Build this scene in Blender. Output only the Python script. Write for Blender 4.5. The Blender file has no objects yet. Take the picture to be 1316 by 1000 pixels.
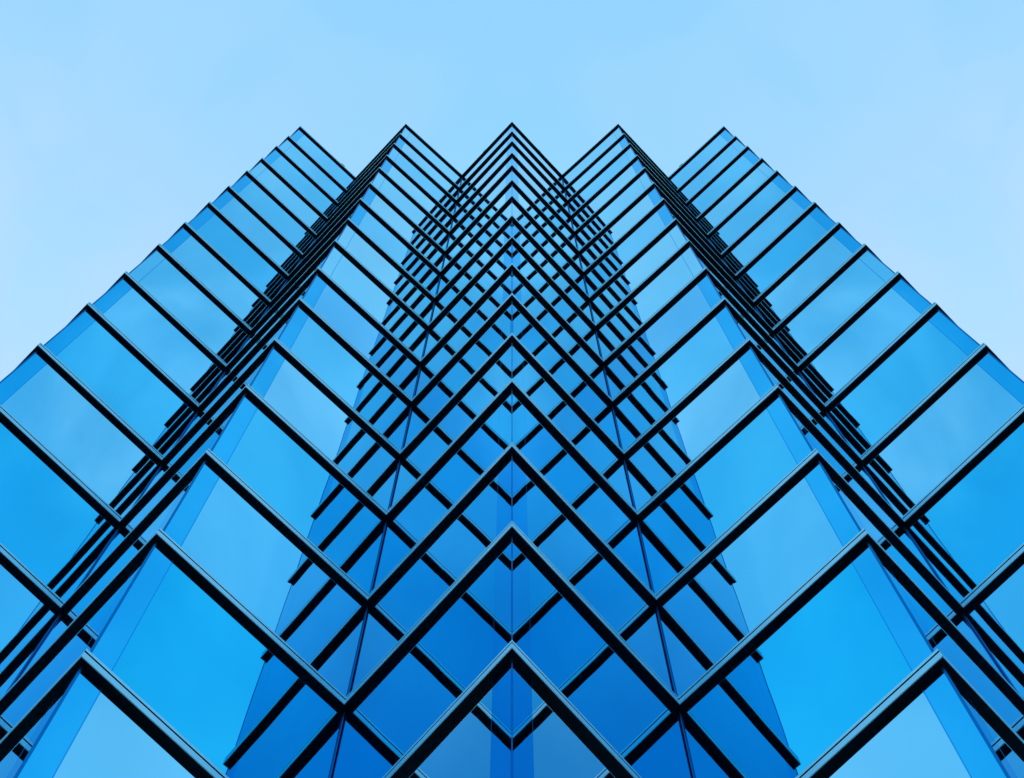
import bpy, bmesh, math, random
from mathutils import Vector
SC = bpy.context.scene
COL = SC.collection

# ------------------------------------------------------------------ measures
R = 15.4            # metres from the camera's plumb line to the middle corner
F = 1000.0          # focal length in photograph pixels
LEDGE = 0.141       # how far a ledge stands out from the glass
TH = 0.225          # ledge height
GROUND = -1.6       # camera stands 1.6 m above the pavement (camera at z = 0)

# heights of the ledge tops (storeys alternate a little in height)
A_STEP, B_STEP = 0.000235, 0.0002175
inv = 0.001129
levels = [inv]
for k in range(15):
    inv += A_STEP if k % 2 == 0 else B_STEP
    levels.append(inv)
low = []
inv = 0.001129
for k in range(4):
    inv -= B_STEP if k % 2 == 0 else A_STEP
    low.append(inv)
inv_all = list(reversed(low)) + levels
Z = [v * R * F for v in inv_all]          # ledge tops, 20 of them
L0 = 4                                     # index of the lowest ledge in view
TOP = Z[-1]

# outer corners of the ledges in plan, right half, centre first
half = [(0.0, 1.0), (0.291, 1.309), (0.617, 1.0125), (0.909, 1.325), (1.2315, 1.0265),
        (1.5235, 1.333), (1.5235, 2.50)]
half = [(x * R, y * R) for x, y in half]
loop = [(-x, y) for x, y in reversed(half[1:])] + half      # left to right along the front
N = len(loop)                                               # closed by the back edge
FRONT0 = 0
MID = loop.index(half[0])

def offset(poly, d):
    """poly runs left -> right along the front (y grows away); inside is to the left of travel.
    positive d moves inwards."""
    n = len(poly); out = []
    for i in range(n):
        p0, p1, p2 = Vector(poly[i - 1]), Vector(poly[i]), Vector(poly[(i + 1) % n])
        a = (p1 - p0).normalized(); b = (p2 - p1).normalized()
        na = Vector((-a.y, a.x)); nb = Vector((-b.y, b.x))
        m = (na + nb); m.normalize()
        out.append(p1 + m * (d / max(0.2, m.dot(na))))
    return out

# ------------------------------------------------------------------ materials
def new_mat(name):
    m = bpy.data.materials.new(name); m.use_nodes = True
    nt = m.node_tree; b = nt.nodes['Principled BSDF']
    return m, nt, b

def simple(name, col, rough=0.5, metal=0.0, var=0.0, scale=3.0, bump=0.0):
    m, nt, b = new_mat(name)
    b.inputs['Roughness'].default_value = rough
    b.inputs['Metallic'].default_value = metal
    b.inputs['Base Color'].default_value = (*col, 1)
    if var > 0:
        tc = nt.nodes.new('ShaderNodeTexCoord')
        no = nt.nodes.new('ShaderNodeTexNoise'); no.inputs['Scale'].default_value = scale
        no.inputs['Detail'].default_value = 6
        nt.links.new(tc.outputs['Object'], no.inputs['Vector'])
        mp = nt.nodes.new('ShaderNodeMapRange')
        mp.inputs['From Min'].default_value = 0.3; mp.inputs['From Max'].default_value = 0.7
        mp.inputs['To Min'].default_value = 1 - var; mp.inputs['To Max'].default_value = 1 + var
        nt.links.new(no.outputs['Fac'], mp.inputs['Value'])
        mx = nt.nodes.new('ShaderNodeVectorMath'); mx.operation = 'SCALE'
        mx.inputs[0].default_value = col
        nt.links.new(mp.outputs['Result'], mx.inputs['Scale'])
        nt.links.new(mx.outputs['Vector'], b.inputs['Base Color'])
        if bump > 0:
            bp = nt.nodes.new('ShaderNodeBump'); bp.inputs['Strength'].default_value = bump
            nt.links.new(no.outputs['Fac'], bp.inputs['Height'])
            nt.links.new(bp.outputs['Normal'], b.inputs['Normal'])
    return m

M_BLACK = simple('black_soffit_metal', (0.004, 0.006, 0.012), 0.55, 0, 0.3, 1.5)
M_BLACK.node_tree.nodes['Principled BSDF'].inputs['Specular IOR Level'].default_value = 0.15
M_FASCIA = simple('brushed_steel_fascia', (0.68, 0.90, 1.0), 0.38, 0.55, 0.04, 2.0)
M_GROOVE = simple('dark_gasket', (0.006, 0.02, 0.06), 0.6)
M_GROOVE.node_tree.nodes['Principled BSDF'].inputs['Specular IOR Level'].default_value = 0.1
M_POST = simple('blue_anodised_post', (0.0, 0.19, 0.46), 0.3, 1.0)
M_ROOF = simple('roof_membrane', (0.18, 0.19, 0.20), 0.9, 0, 0.2, 0.7)
M_CORE = simple('dark_core', (0.01, 0.012, 0.016), 0.9)
M_CONC = simple('concrete', (0.30, 0.30, 0.29), 0.85, 0, 0.15, 1.2, 0.1)

def glass_mat():
    """blue coated mirror glass; the tint of each pane is its object colour"""
    m, nt, b = new_mat('coated_mirror_glass')
    N_ = nt.nodes; Lk = nt.links
    b.inputs['Metallic'].default_value = 1.0
    b.inputs['Roughness'].default_value = 0.012
    oi = N_.new('ShaderNodeObjectInfo')
    tc = N_.new('ShaderNodeTexCoord')
    no = N_.new('ShaderNodeTexNoise'); no.inputs['Scale'].default_value = 0.22
    no.inputs['Detail'].default_value = 3
    Lk.new(tc.outputs['Object'], no.inputs['Vector'])
    mp = N_.new('ShaderNodeMapRange')
    mp.inputs['From Min'].default_value = 0.3; mp.inputs['From Max'].default_value = 0.7
    mp.inputs['To Min'].default_value = 0.94; mp.inputs['To Max'].default_value = 1.04
    Lk.new(no.outputs['Fac'], mp.inputs['Value'])
    sc = N_.new('ShaderNodeVectorMath'); sc.operation = 'SCALE'
    Lk.new(oi.outputs['Color'], sc.inputs[0]); Lk.new(mp.outputs['Result'], sc.inputs['Scale'])
    Lk.new(sc.outputs['Vector'], b.inputs['Base Color'])
    # roller-wave distortion, far too shallow to see except in what it mirrors
    n2 = N_.new('ShaderNodeTexNoise'); n2.inputs['Scale'].default_value = 0.5
    n2.inputs['Detail'].default_value = 1
    Lk.new(tc.outputs['Object'], n2.inputs['Vector'])
    bp = N_.new('ShaderNodeBump'); bp.inputs['Strength'].default_value = 0.25
    bp.inputs['Distance'].default_value = 0.012
    Lk.new(n2.outputs['Fac'], bp.inputs['Height'])
    Lk.new(bp.outputs['Normal'], b.inputs['Normal'])
    return m
M_GLASS = glass_mat()

M_STRIP = simple('corner_strip_glass', (0.04, 0.58, 0.93), 0.012, 1.0, 0.03, 0.3)

# ------------------------------------------------------------------ helpers
def link(name, me, parent=None):
    o = bpy.data.objects.new(name, me); COL.objects.link(o); o.parent = parent
    return o

def mesh(name, verts, faces, mats, midx=None):
    me = bpy.data.meshes.new(name)
    me.from_pydata([tuple(v) for v in verts], [], faces)
    for m in mats: me.materials.append(m)
    if midx:
        for p, i in zip(me.polygons, midx): p.material_index = i
    bm = bmesh.new(); bm.from_mesh(me)
    bmesh.ops.recalc_face_normals(bm, faces=bm.faces)
    bm.to_mesh(me); bm.free(); me.update()
    return me

def add_box(V, Fc, I, lo, hi, mi=0):
    b = len(V)
    for z in (lo[2], hi[2]):
        V += [(lo[0], lo[1], z), (hi[0], lo[1], z), (hi[0], hi[1], z), (lo[0], hi[1], z)]
    for f in ((0, 1, 2, 3), (4, 5, 6, 7), (0, 1, 5, 4), (1, 2, 6, 5), (2, 3, 7, 6), (3, 0, 4, 7)):
        Fc.append([b + i for i in f]); I.append(mi)

def add_prism(V, Fc, I, pts, z0, z1, mi=0):
    b = len(V); n = len(pts)
    V += [(p[0], p[1], z0) for p in pts] + [(p[0], p[1], z1) for p in pts]
    Fc.append([b + i for i in range(n)]); I.append(mi)
    Fc.append([b + n + i for i in range(n)]); I.append(mi)
    for i in range(n):
        j = (i + 1) % n
        Fc.append([b + i, b + j, b + n + j, b + n + i]); I.append(mi)

# ------------------------------------------------------------------ the tower
tower = bpy.data.objects.new('glass_tower', None); COL.objects.link(tower)
tower.location = (0, 0, 0)
tower['label'] = 'tall blue mirror glass office tower with zigzag facade and black ledges at every storey'
tower['category'] = 'tower'

glass_line = offset(loop, LEDGE)
post_in = offset(loop, LEDGE + 0.10)

def ledge_mesh(z, top=False):
    """one ledge running round the whole zigzag plan, swept and mitred; z = its top"""
    lo = -TH
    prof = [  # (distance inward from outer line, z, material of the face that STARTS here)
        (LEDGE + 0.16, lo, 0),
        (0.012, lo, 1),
        (0.0, lo + 0.012, 1),
        (0.0, lo + 0.120, 1),
        (0.006, lo + 0.126, 2),
        (0.050, lo + 0.126, 2),
        (0.050, lo + 0.165, 2),
        (0.012, lo + 0.165, 1),
        (0.012, -0.008, 1),
        (0.018, 0.0, 1),
        (LEDGE + 0.16, 0.0, 2)]
    V, Fc, I = [], [], []
    rings = [offset(loop, d) for d, _, _ in prof]
    n = len(prof)
    for i in range(N):
        for k in range(n):
            p = rings[k][i]; V.append((p.x, p.y, z + prof[k][1]))
    for i in range(N):
        j = (i + 1) % N
        for k in range(n):
            l = (k + 1) % n
            Fc.append([i * n + k, j * n + k, j * n + l, i * n + l]); I.append(prof[k][2])
    return mesh('floor_ledge', V, Fc, [M_BLACK, M_FASCIA, M_GROOVE], I)

for z in Z:
    link('floor_ledge', ledge_mesh(z), tower)

# glass panes -----------------------------------------------------------------
cuts = [GROUND + 0.6] + Z
def proj(p):
    if p[2] < 0.5: return None
    return (658 + p[0] / p[2] * F, -65 + p[1] / p[2] * F)

def clip_area(poly):
    for ax, lim, sg in ((0, 0, 1), (0, 1316, -1), (1, 0, 1), (1, 1000, -1)):
        out = []
        for i in range(len(poly)):
            a, b = poly[i - 1], poly[i]
            da, db = (a[ax] - lim) * sg, (b[ax] - lim) * sg
            if (da >= 0) != (db >= 0):
                t = da / (da - db); out.append((a[0] + (b[0] - a[0]) * t, a[1] + (b[1] - a[1]) * t))
            if db >= 0: out.append(b)
        poly = out
        if not poly: return 0
    return abs(sum(poly[i - 1][0] * poly[i][1] - poly[i][0] * poly[i - 1][1] for i in range(len(poly)))) / 2

RIDGE = {MID, MID - 2, MID + 2, MID - 4, MID + 4}
POST = 0.06
def pane_geo(seg, lev):
    """a pane slab, with its narrow corner strip beside the outer corner and the seam between them"""
    i, j = seg, (seg + 1) % N
    P, Q = glass_line[i], glass_line[j]
    flip = (j in RIDGE)                     # measure from the ridge end
    a, b = (Q, P) if flip else (P, Q)
    u = (b - a); Ln = u.length; u = u / Ln
    d = (Q - P).normalized(); nin = Vector((-d.y, d.x))      # inward
    z0 = cuts[lev] + (0.0 if lev else 0); z1 = cuts[lev + 1] - TH
    rs = random.Random(1000 * min(seg, N - 1 - seg - 1 if seg < N - 1 else 99) + lev)   # same both sides
    k = 0.0035
    t = [rs.uniform(-k, k) for _ in range(4)]                # hand-set panes never sit quite true
    has_strip = (i in RIDGE or j in RIDGE)
    sw = 0.003 if MID in (i, j) else 0.014
    e = 0.02 if MID in (i, j) else POST                      # post width at the ridge end
    V, Fc, I = [], [], []
    wedge = 0.018 if MID in (i, j) else 0.0                 # the middle bays run a touch deeper into the notch
    def slab(s0, s1, mi, push=0.0, out=0.0):
        base = len(V)
        for s in (s0, s1):
            for z in (z0, z1):
                f = (s - POST) / (Ln - 2 * POST); g = (z - z0) / (z1 - z0)
                w = (t[0] * (1 - f) + t[1] * f) * (1 - g) + (t[2] * (1 - f) + t[3] * f) * g
                w += wedge * f
                p = a + u * s + nin * (0.012 + w - out)
                q = a + u * s + nin * (0.045 + w)
                V.append((p.x, p.y, z)); V.append((q.x, q.y, z))
        # order: s0z0(p,q) s0z1(p,q) s1z0(p,q) s1z1(p,q)
        for f in ((0, 2, 6, 4), (1, 3, 7, 5), (0, 1, 3, 2), (4, 5, 7, 6), (0, 1, 5, 4), (2, 3, 7, 6)):
            Fc.append([base + q for q in f]); I.append(mi)
    if has_strip:
        s = 0.098 * Ln
        slab(e, s - sw, 0 if (rs.random() < 0.4 and lev - L0 > 2) else 1)
        slab(s - sw, s + sw, 2, out=-0.002)
        slab(s + sw, Ln - 0.03, 0)
    else:
        slab(0.03, Ln - 0.03, 0)
    return V, Fc, I, (P, Q, z0, z1)

M_SEAM = simple('pane_seam', (0.01, 0.38, 0.80), 0.2, 1.0)
PANE_MATS = [M_GLASS, M_STRIP, M_SEAM]

SAT = (0.0, 0.64, 0.95)
PALE = (0.23, 0.74, 0.97)
def tint(seg, lev):
    rel = lev - L0              # 1 = between ledge 0 and ledge 1 in view
    key = min(seg, N - 2 - seg) if seg < N - 1 else 50
    rs = random.Random(77 * key + lev)
    w = 0.85 if rel % 2 == 1 else 0.12
    if rel > 5: w = 0.5 + (w - 0.5) * 0.6
    w = min(1, max(0, w + rs.uniform(-.14, .14)))
    c = [PALE[q] * (1 - w) + SAT[q] * w for q in range(3)]
    up = min(1, max(0, (rel - 2) / 6))                     # brighter grazing reflection put into the tint: paler towards the higher storeys
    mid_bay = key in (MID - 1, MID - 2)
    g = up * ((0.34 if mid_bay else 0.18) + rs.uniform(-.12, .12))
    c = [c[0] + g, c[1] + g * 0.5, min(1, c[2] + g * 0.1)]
    if rel <= 0: c = [0.34, 0.80, 0.97]
    if rel <= 0 and key in (MID - 1,): c = [1.0, 0.97, 0.98]      # grey-blue panes by the middle corner
    if rel == 6 and key == MID - 2: c = [0.26, 0.70, 0.95]
    return c

cands = []
for seg in range(N):
    for lev in range(len(cuts) - 1):
        V, Fc, I, (P, Q, z0, z1) = pane_geo(seg, lev)
        area = 0
        pr = [proj((P.x, P.y, z1)), proj((Q.x, Q.y, z1)), proj((Q.x, Q.y, max(z0, 1))), proj((P.x, P.y, max(z0, 1)))]
        mid = (P + Q) / 2; d = (Q - P).normalized(); nout = Vector((d.y, -d.x))
        if None not in pr and nout.dot(-mid) > 0.05:
            area = clip_area(pr)
        cands.append((area, seg, lev, V, Fc, I))
cands.sort(key=lambda c: -c[0])
rest = ([], [], [])
for n, (area, seg, lev, V, Fc, I) in enumerate(cands):
    if n < 100:
        o = link('glass_pane', mesh('glass_pane', V, Fc, PANE_MATS, I), tower)
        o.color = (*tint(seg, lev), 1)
    else:
        b = len(rest[0]); rest[0].extend(V)
        rest[1].extend([[b + q for q in f] for f in Fc]); rest[2].extend(I)
o = link('glass_pane', mesh('upper_panes', *rest[:2], PANE_MATS, rest[2]), tower)
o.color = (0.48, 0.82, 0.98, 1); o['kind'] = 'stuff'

# corner posts ------------------------------------------------------------------
for i in range(1, N - 1):
    c = glass_line[i]
    p0, p2 = glass_line[i - 1], glass_line[i + 1]
    e0 = (p0 - c).normalized(); e1 = (p2 - c).normalized()
    V, Fc, I = [], [], []
    bis = (e0 + e1).normalized() if (e0 + e1).length > 1e-4 else Vector((0, 1))
    for lev in range(len(cuts) - 1):
        z0 = cuts[lev]; z1 = cuts[lev + 1] - TH
        if i in RIDGE or i in (1,):
            q = 0.02 if i == MID else POST
            pts = [c + e0 * q, c, c + e1 * q, c + (e0 + e1) * q]
        else:
            # notch: interior behind the corner
            pts = [c + e0 * 0.04, c + bis * 0.035, c + e1 * 0.04, c - bis * POST]
        add_prism(V, Fc, I, pts, z0, z1)
    link('corner_post', mesh('corner_post', V, Fc, [M_POST], I), tower)

# the dark core behind the glass, the roof deck and the plinth
inner = offset(loop, LEDGE + 0.45)
V, Fc, I = [], [], []
add_prism(V, Fc, I, inner, GROUND + 0.1, TOP - 0.5)
link('core', mesh('core', V, Fc, [M_CORE], I), tower)
V, Fc, I = [], [], []
add_prism(V, Fc, I, offset(loop, LEDGE + 0.17), TOP - 0.30, TOP - 0.06)
link('roof', mesh('roof', V, Fc, [M_ROOF], I), tower)
V, Fc, I = [], [], []
add_prism(V, Fc, I, offset(loop, LEDGE - 0.05), GROUND - 0.2, GROUND + 0.6)
link('plinth', mesh('plinth', V, Fc, [M_CONC], I), tower)

# small cleaning-rig sockets on the parapet
outer = offset(loop, 0.0)
def bracket(i, j, s):
    a, b = outer[i], outer[j]
    p = a.lerp(b, s); d = (b - a).normalized(); n = Vector((-d.y, d.x))
    if n.y < 0: n = -n
    V, Fc, I = [], [], []
    def bx(s0, s1, n0, n1, z0, z1):
        q = [p + d * s0 + n * n0, p + d * s1 + n * n0, p + d * s1 + n * n1, p + d * s0 + n * n1]
        add_prism(V, Fc, I, q, z0, z1)
    bx(-.30, .30, .05, .34, TOP + 0.002, TOP + .06)
    bx(-.20, .20, .01, .26, TOP + .06, TOP + .13)
    bx(-.08, .08, .08, .22, TOP + .13, TOP + .20)
    link('rig_bracket', mesh('rig_bracket', V, Fc, [M_GROOVE], I), tower)
for sgn in (1, -1):
    bracket(MID, MID + sgn, 0.56)
    bracket(MID + 2 * sgn, MID + 3 * sgn, 0.54)
    bracket(MID + 4 * sgn, MID + 3 * sgn, 0.77)

# ------------------------------------------------------------------ ground
def ground_mat():
    m, nt, b = new_mat('plaza_paving')
    tc = nt.nodes.new('ShaderNodeTexCoord')
    br = nt.nodes.new('ShaderNodeTexBrick'); br.inputs['Scale'].default_value = 1.0
    br.inputs['Color1'].default_value = (.11, .11, .11, 1); br.inputs['Color2'].default_value = (.14, .138, .13, 1)
    br.inputs['Mortar'].default_value = (.05, .05, .05, 1); br.inputs['Mortar Size'].default_value = 0.008
    nt.links.new(tc.outputs['Object'], br.inputs['Vector'])
    nt.links.new(br.outputs['Color'], b.inputs['Base Color'])
    b.inputs['Roughness'].default_value = 0.85
    return m
g = link('ground', mesh('ground', [(-900, -900, GROUND), (900, -900, GROUND), (900, 900, GROUND), (-900, 900, GROUND)],
         [[0, 1, 2, 3]], [simple('asphalt_ground', (.05, .05, .05), .9, 0, .2, .05)]))
g['kind'] = 'structure'
V, Fc, I = [], [], []
add_box(V, Fc, I, (-45, -12, GROUND - 0.1), (45, 60, GROUND + 0.13))
p = link('pavement', mesh('pavement', V, Fc, [ground_mat()], I)); p['kind'] = 'structure'

# ------------------------------------------------------------------ sky and sun
SUN_EL, SUN_AZ = math.radians(38), math.radians(0)     # behind the tower (+Y)
w = bpy.data.worlds.new('World'); SC.world = w; w.use_nodes = True
nt = w.node_tree; nt.nodes.clear(); nn = nt.nodes.new; lk = nt.links.new
out = nn('ShaderNodeOutputWorld'); bg = nn('ShaderNodeBackground')
sky = nn('ShaderNodeTexSky'); sky.sky_type = 'NISHITA'; sky.sun_disc = False
sky.sun_elevation = SUN_EL; sky.sun_rotation = SUN_AZ
sky.air_density = 1.0; sky.dust_density = 0.6; sky.ozone_density = 1.0
tc = nn('ShaderNodeTexCoord')
mpn = nn('ShaderNodeMapping'); mpn.inputs['Scale'].default_value = (1.0, 1.0, 1.3)
mpn.inputs['Location'].default_value = (3.1, 0.4, 1.7)
# cloud noise mirrored about the centre line: the left half copies the right
sp = nn('ShaderNodeSeparateXYZ'); lk(tc.outputs['Generated'], sp.inputs['Vector'])
ab = nn('ShaderNodeMath'); ab.operation = 'ABSOLUTE'; lk(sp.outputs['X'], ab.inputs[0])
cb = nn('ShaderNodeCombineXYZ'); lk(ab.outputs['Value'], cb.inputs['X'])
lk(sp.outputs['Y'], cb.inputs['Y']); lk(sp.outputs['Z'], cb.inputs['Z'])
lk(cb.outputs['Vector'], mpn.inputs['Vector'])
n1 = nn('ShaderNodeTexNoise'); n1.inputs['Scale'].default_value = 4.0; n1.inputs['Detail'].default_value = 7
n1.inputs['Roughness'].default_value = 0.45; n1.inputs['Distortion'].default_value = 0.6
lk(mpn.outputs['Vector'], n1.inputs['Vector'])
r1 = nn('ShaderNodeMapRange'); r1.inputs['From Min'].default_value = 0.40; r1.inputs['From Max'].default_value = 0.62
r1.inputs['To Min'].default_value = 0.0; r1.inputs['To Max'].default_value = 1.0
lk(n1.outputs['Fac'], r1.inputs['Value']); r1.interpolation_type = 'SMOOTHSTEP'
# thin high veil of cloud over the blue
tint_sky = nn('ShaderNodeMix'); tint_sky.data_type = 'RGBA'; tint_sky.blend_type = 'MULTIPLY'
tint_sky.inputs['Factor'].default_value = 1.0
lk(sky.outputs['Color'], tint_sky.inputs['A']); tint_sky.inputs['B'].default_value = (0.7, 3.7, 3.75, 1)
veil = nn('ShaderNodeMix'); veil.data_type = 'RGBA'
fac = nn('ShaderNodeMapRange'); fac.inputs['To Min'].default_value = 0.84; fac.inputs['To Max'].default_value = 1.0
lk(r1.outputs['Result'], fac.inputs['Value'])
# the veil thins out low in the sky on the side away from the sun
sx = nn('ShaderNodeSeparateXYZ'); lk(tc.outputs['Generated'], sx.inputs['Vector'])
th = nn('ShaderNodeMapRange'); th.interpolation_type = 'SMOOTHSTEP'
th.inputs['From Min'].default_value = -0.78; th.inputs['From Max'].default_value = -0.30
th.inputs['To Min'].default_value = 0.55; th.inputs['To Max'].default_value = 1.0
lk(sx.outputs['Y'], th.inputs['Value'])
ct = nn('ShaderNodeMapRange'); ct.interpolation_type = 'SMOOTHSTEP'
ct.inputs['From Min'].default_value = -0.45; ct.inputs['From Max'].default_value = -0.05
ct.inputs['To Min'].default_value = 0.38; ct.inputs['To Max'].default_value = 0.86
lk(sx.outputs['Y'], ct.inputs['Value']); lk(ct.outputs['Result'], fac.inputs['To Min'])
mm = nn('ShaderNodeMath'); mm.operation = 'MULTIPLY'
lk(fac.outputs['Result'], mm.inputs[0]); lk(th.outputs['Result'], mm.inputs[1])
lk(mm.outputs['Value'], veil.inputs['Factor'])
lk(tint_sky.outputs['Result'], veil.inputs['A'])
# the veil is whiter low down on the sun's side, deeper at the zenith
gz = nn('ShaderNodeMapRange'); gz.interpolation_type = 'SMOOTHSTEP'
gz.inputs['From Min'].default_value = 1.0; gz.inputs['From Max'].default_value = 0.76
lk(sx.outputs['Z'], gz.inputs['Value'])
gy = nn('ShaderNodeMapRange'); gy.inputs['From Min'].default_value = -0.25; gy.inputs['From Max'].default_value = 0.35
lk(sx.outputs['Y'], gy.inputs['Value'])
gm = nn('ShaderNodeMath'); gm.operation = 'MULTIPLY'
lk(gz.outputs['Result'], gm.inputs[0]); lk(gy.outputs['Result'], gm.inputs[1])
vc = nn('ShaderNodeMix'); vc.data_type = 'RGBA'
lk(gm.outputs['Value'], vc.inputs['Factor'])
vc.inputs['A'].default_value = (3.35, 6.8, 10.0, 1); vc.inputs['B'].default_value = (5.0, 7.5, 10.3, 1)
lk(vc.outputs['Result'], veil.inputs['B'])
# the sky opposite the sun is darker low down
dk = nn('ShaderNodeMapRange'); dk.interpolation_type = 'SMOOTHSTEP'
dk.inputs['From Min'].default_value = -0.74; dk.inputs['From Max'].default_value = -0.54
lk(sx.outputs['Y'], dk.inputs['Value'])
dc = nn('ShaderNodeMix'); dc.data_type = 'RGBA'
lk(dk.outputs['Result'], dc.inputs['Factor'])
dc.inputs['A'].default_value = (0.50, 0.55, 0.68, 1); dc.inputs['B'].default_value = (1, 1, 1, 1)
sm = nn('ShaderNodeVectorMath'); sm.operation = 'MULTIPLY'
lk(veil.outputs['Result'], sm.inputs[0]); lk(dc.outputs['Result'], sm.inputs[1])
lk(sm.outputs['Vector'], bg.inputs['Color']); bg.inputs['Strength'].default_value = 0.10
lk(bg.outputs['Background'], out.inputs['Surface'])

sl = bpy.data.lights.new('sun', 'SUN'); sl.energy = 2.0; sl.angle = math.radians(0.5); sl.color = (1, .95, .88)
so = bpy.data.objects.new('sun', sl); COL.objects.link(so)
dv = Vector((0, math.cos(SUN_EL), math.sin(SUN_EL)))
so.rotation_euler = dv.to_track_quat('Z', 'Y').to_euler(); so.location = (0, 120, 120)

# ------------------------------------------------------------------ camera
cam = bpy.data.cameras.new('camera'); co = bpy.data.objects.new('camera', cam); COL.objects.link(co)
co.location = (0, 0, 0); co.rotation_euler = (math.pi, 0, 0)
cam.sensor_width = 36; cam.lens = F / 1316 * 36
cam.shift_y = -565 / 1316
cam.clip_end = 3000
SC.camera = co
SC.view_settings.view_transform = 'Standard'; SC.view_settings.look = 'None'
SC.view_settings.exposure = 0; SC.view_settings.gamma = 1
SC.cycles.max_bounces = 16; SC.cycles.glossy_bounces = 12
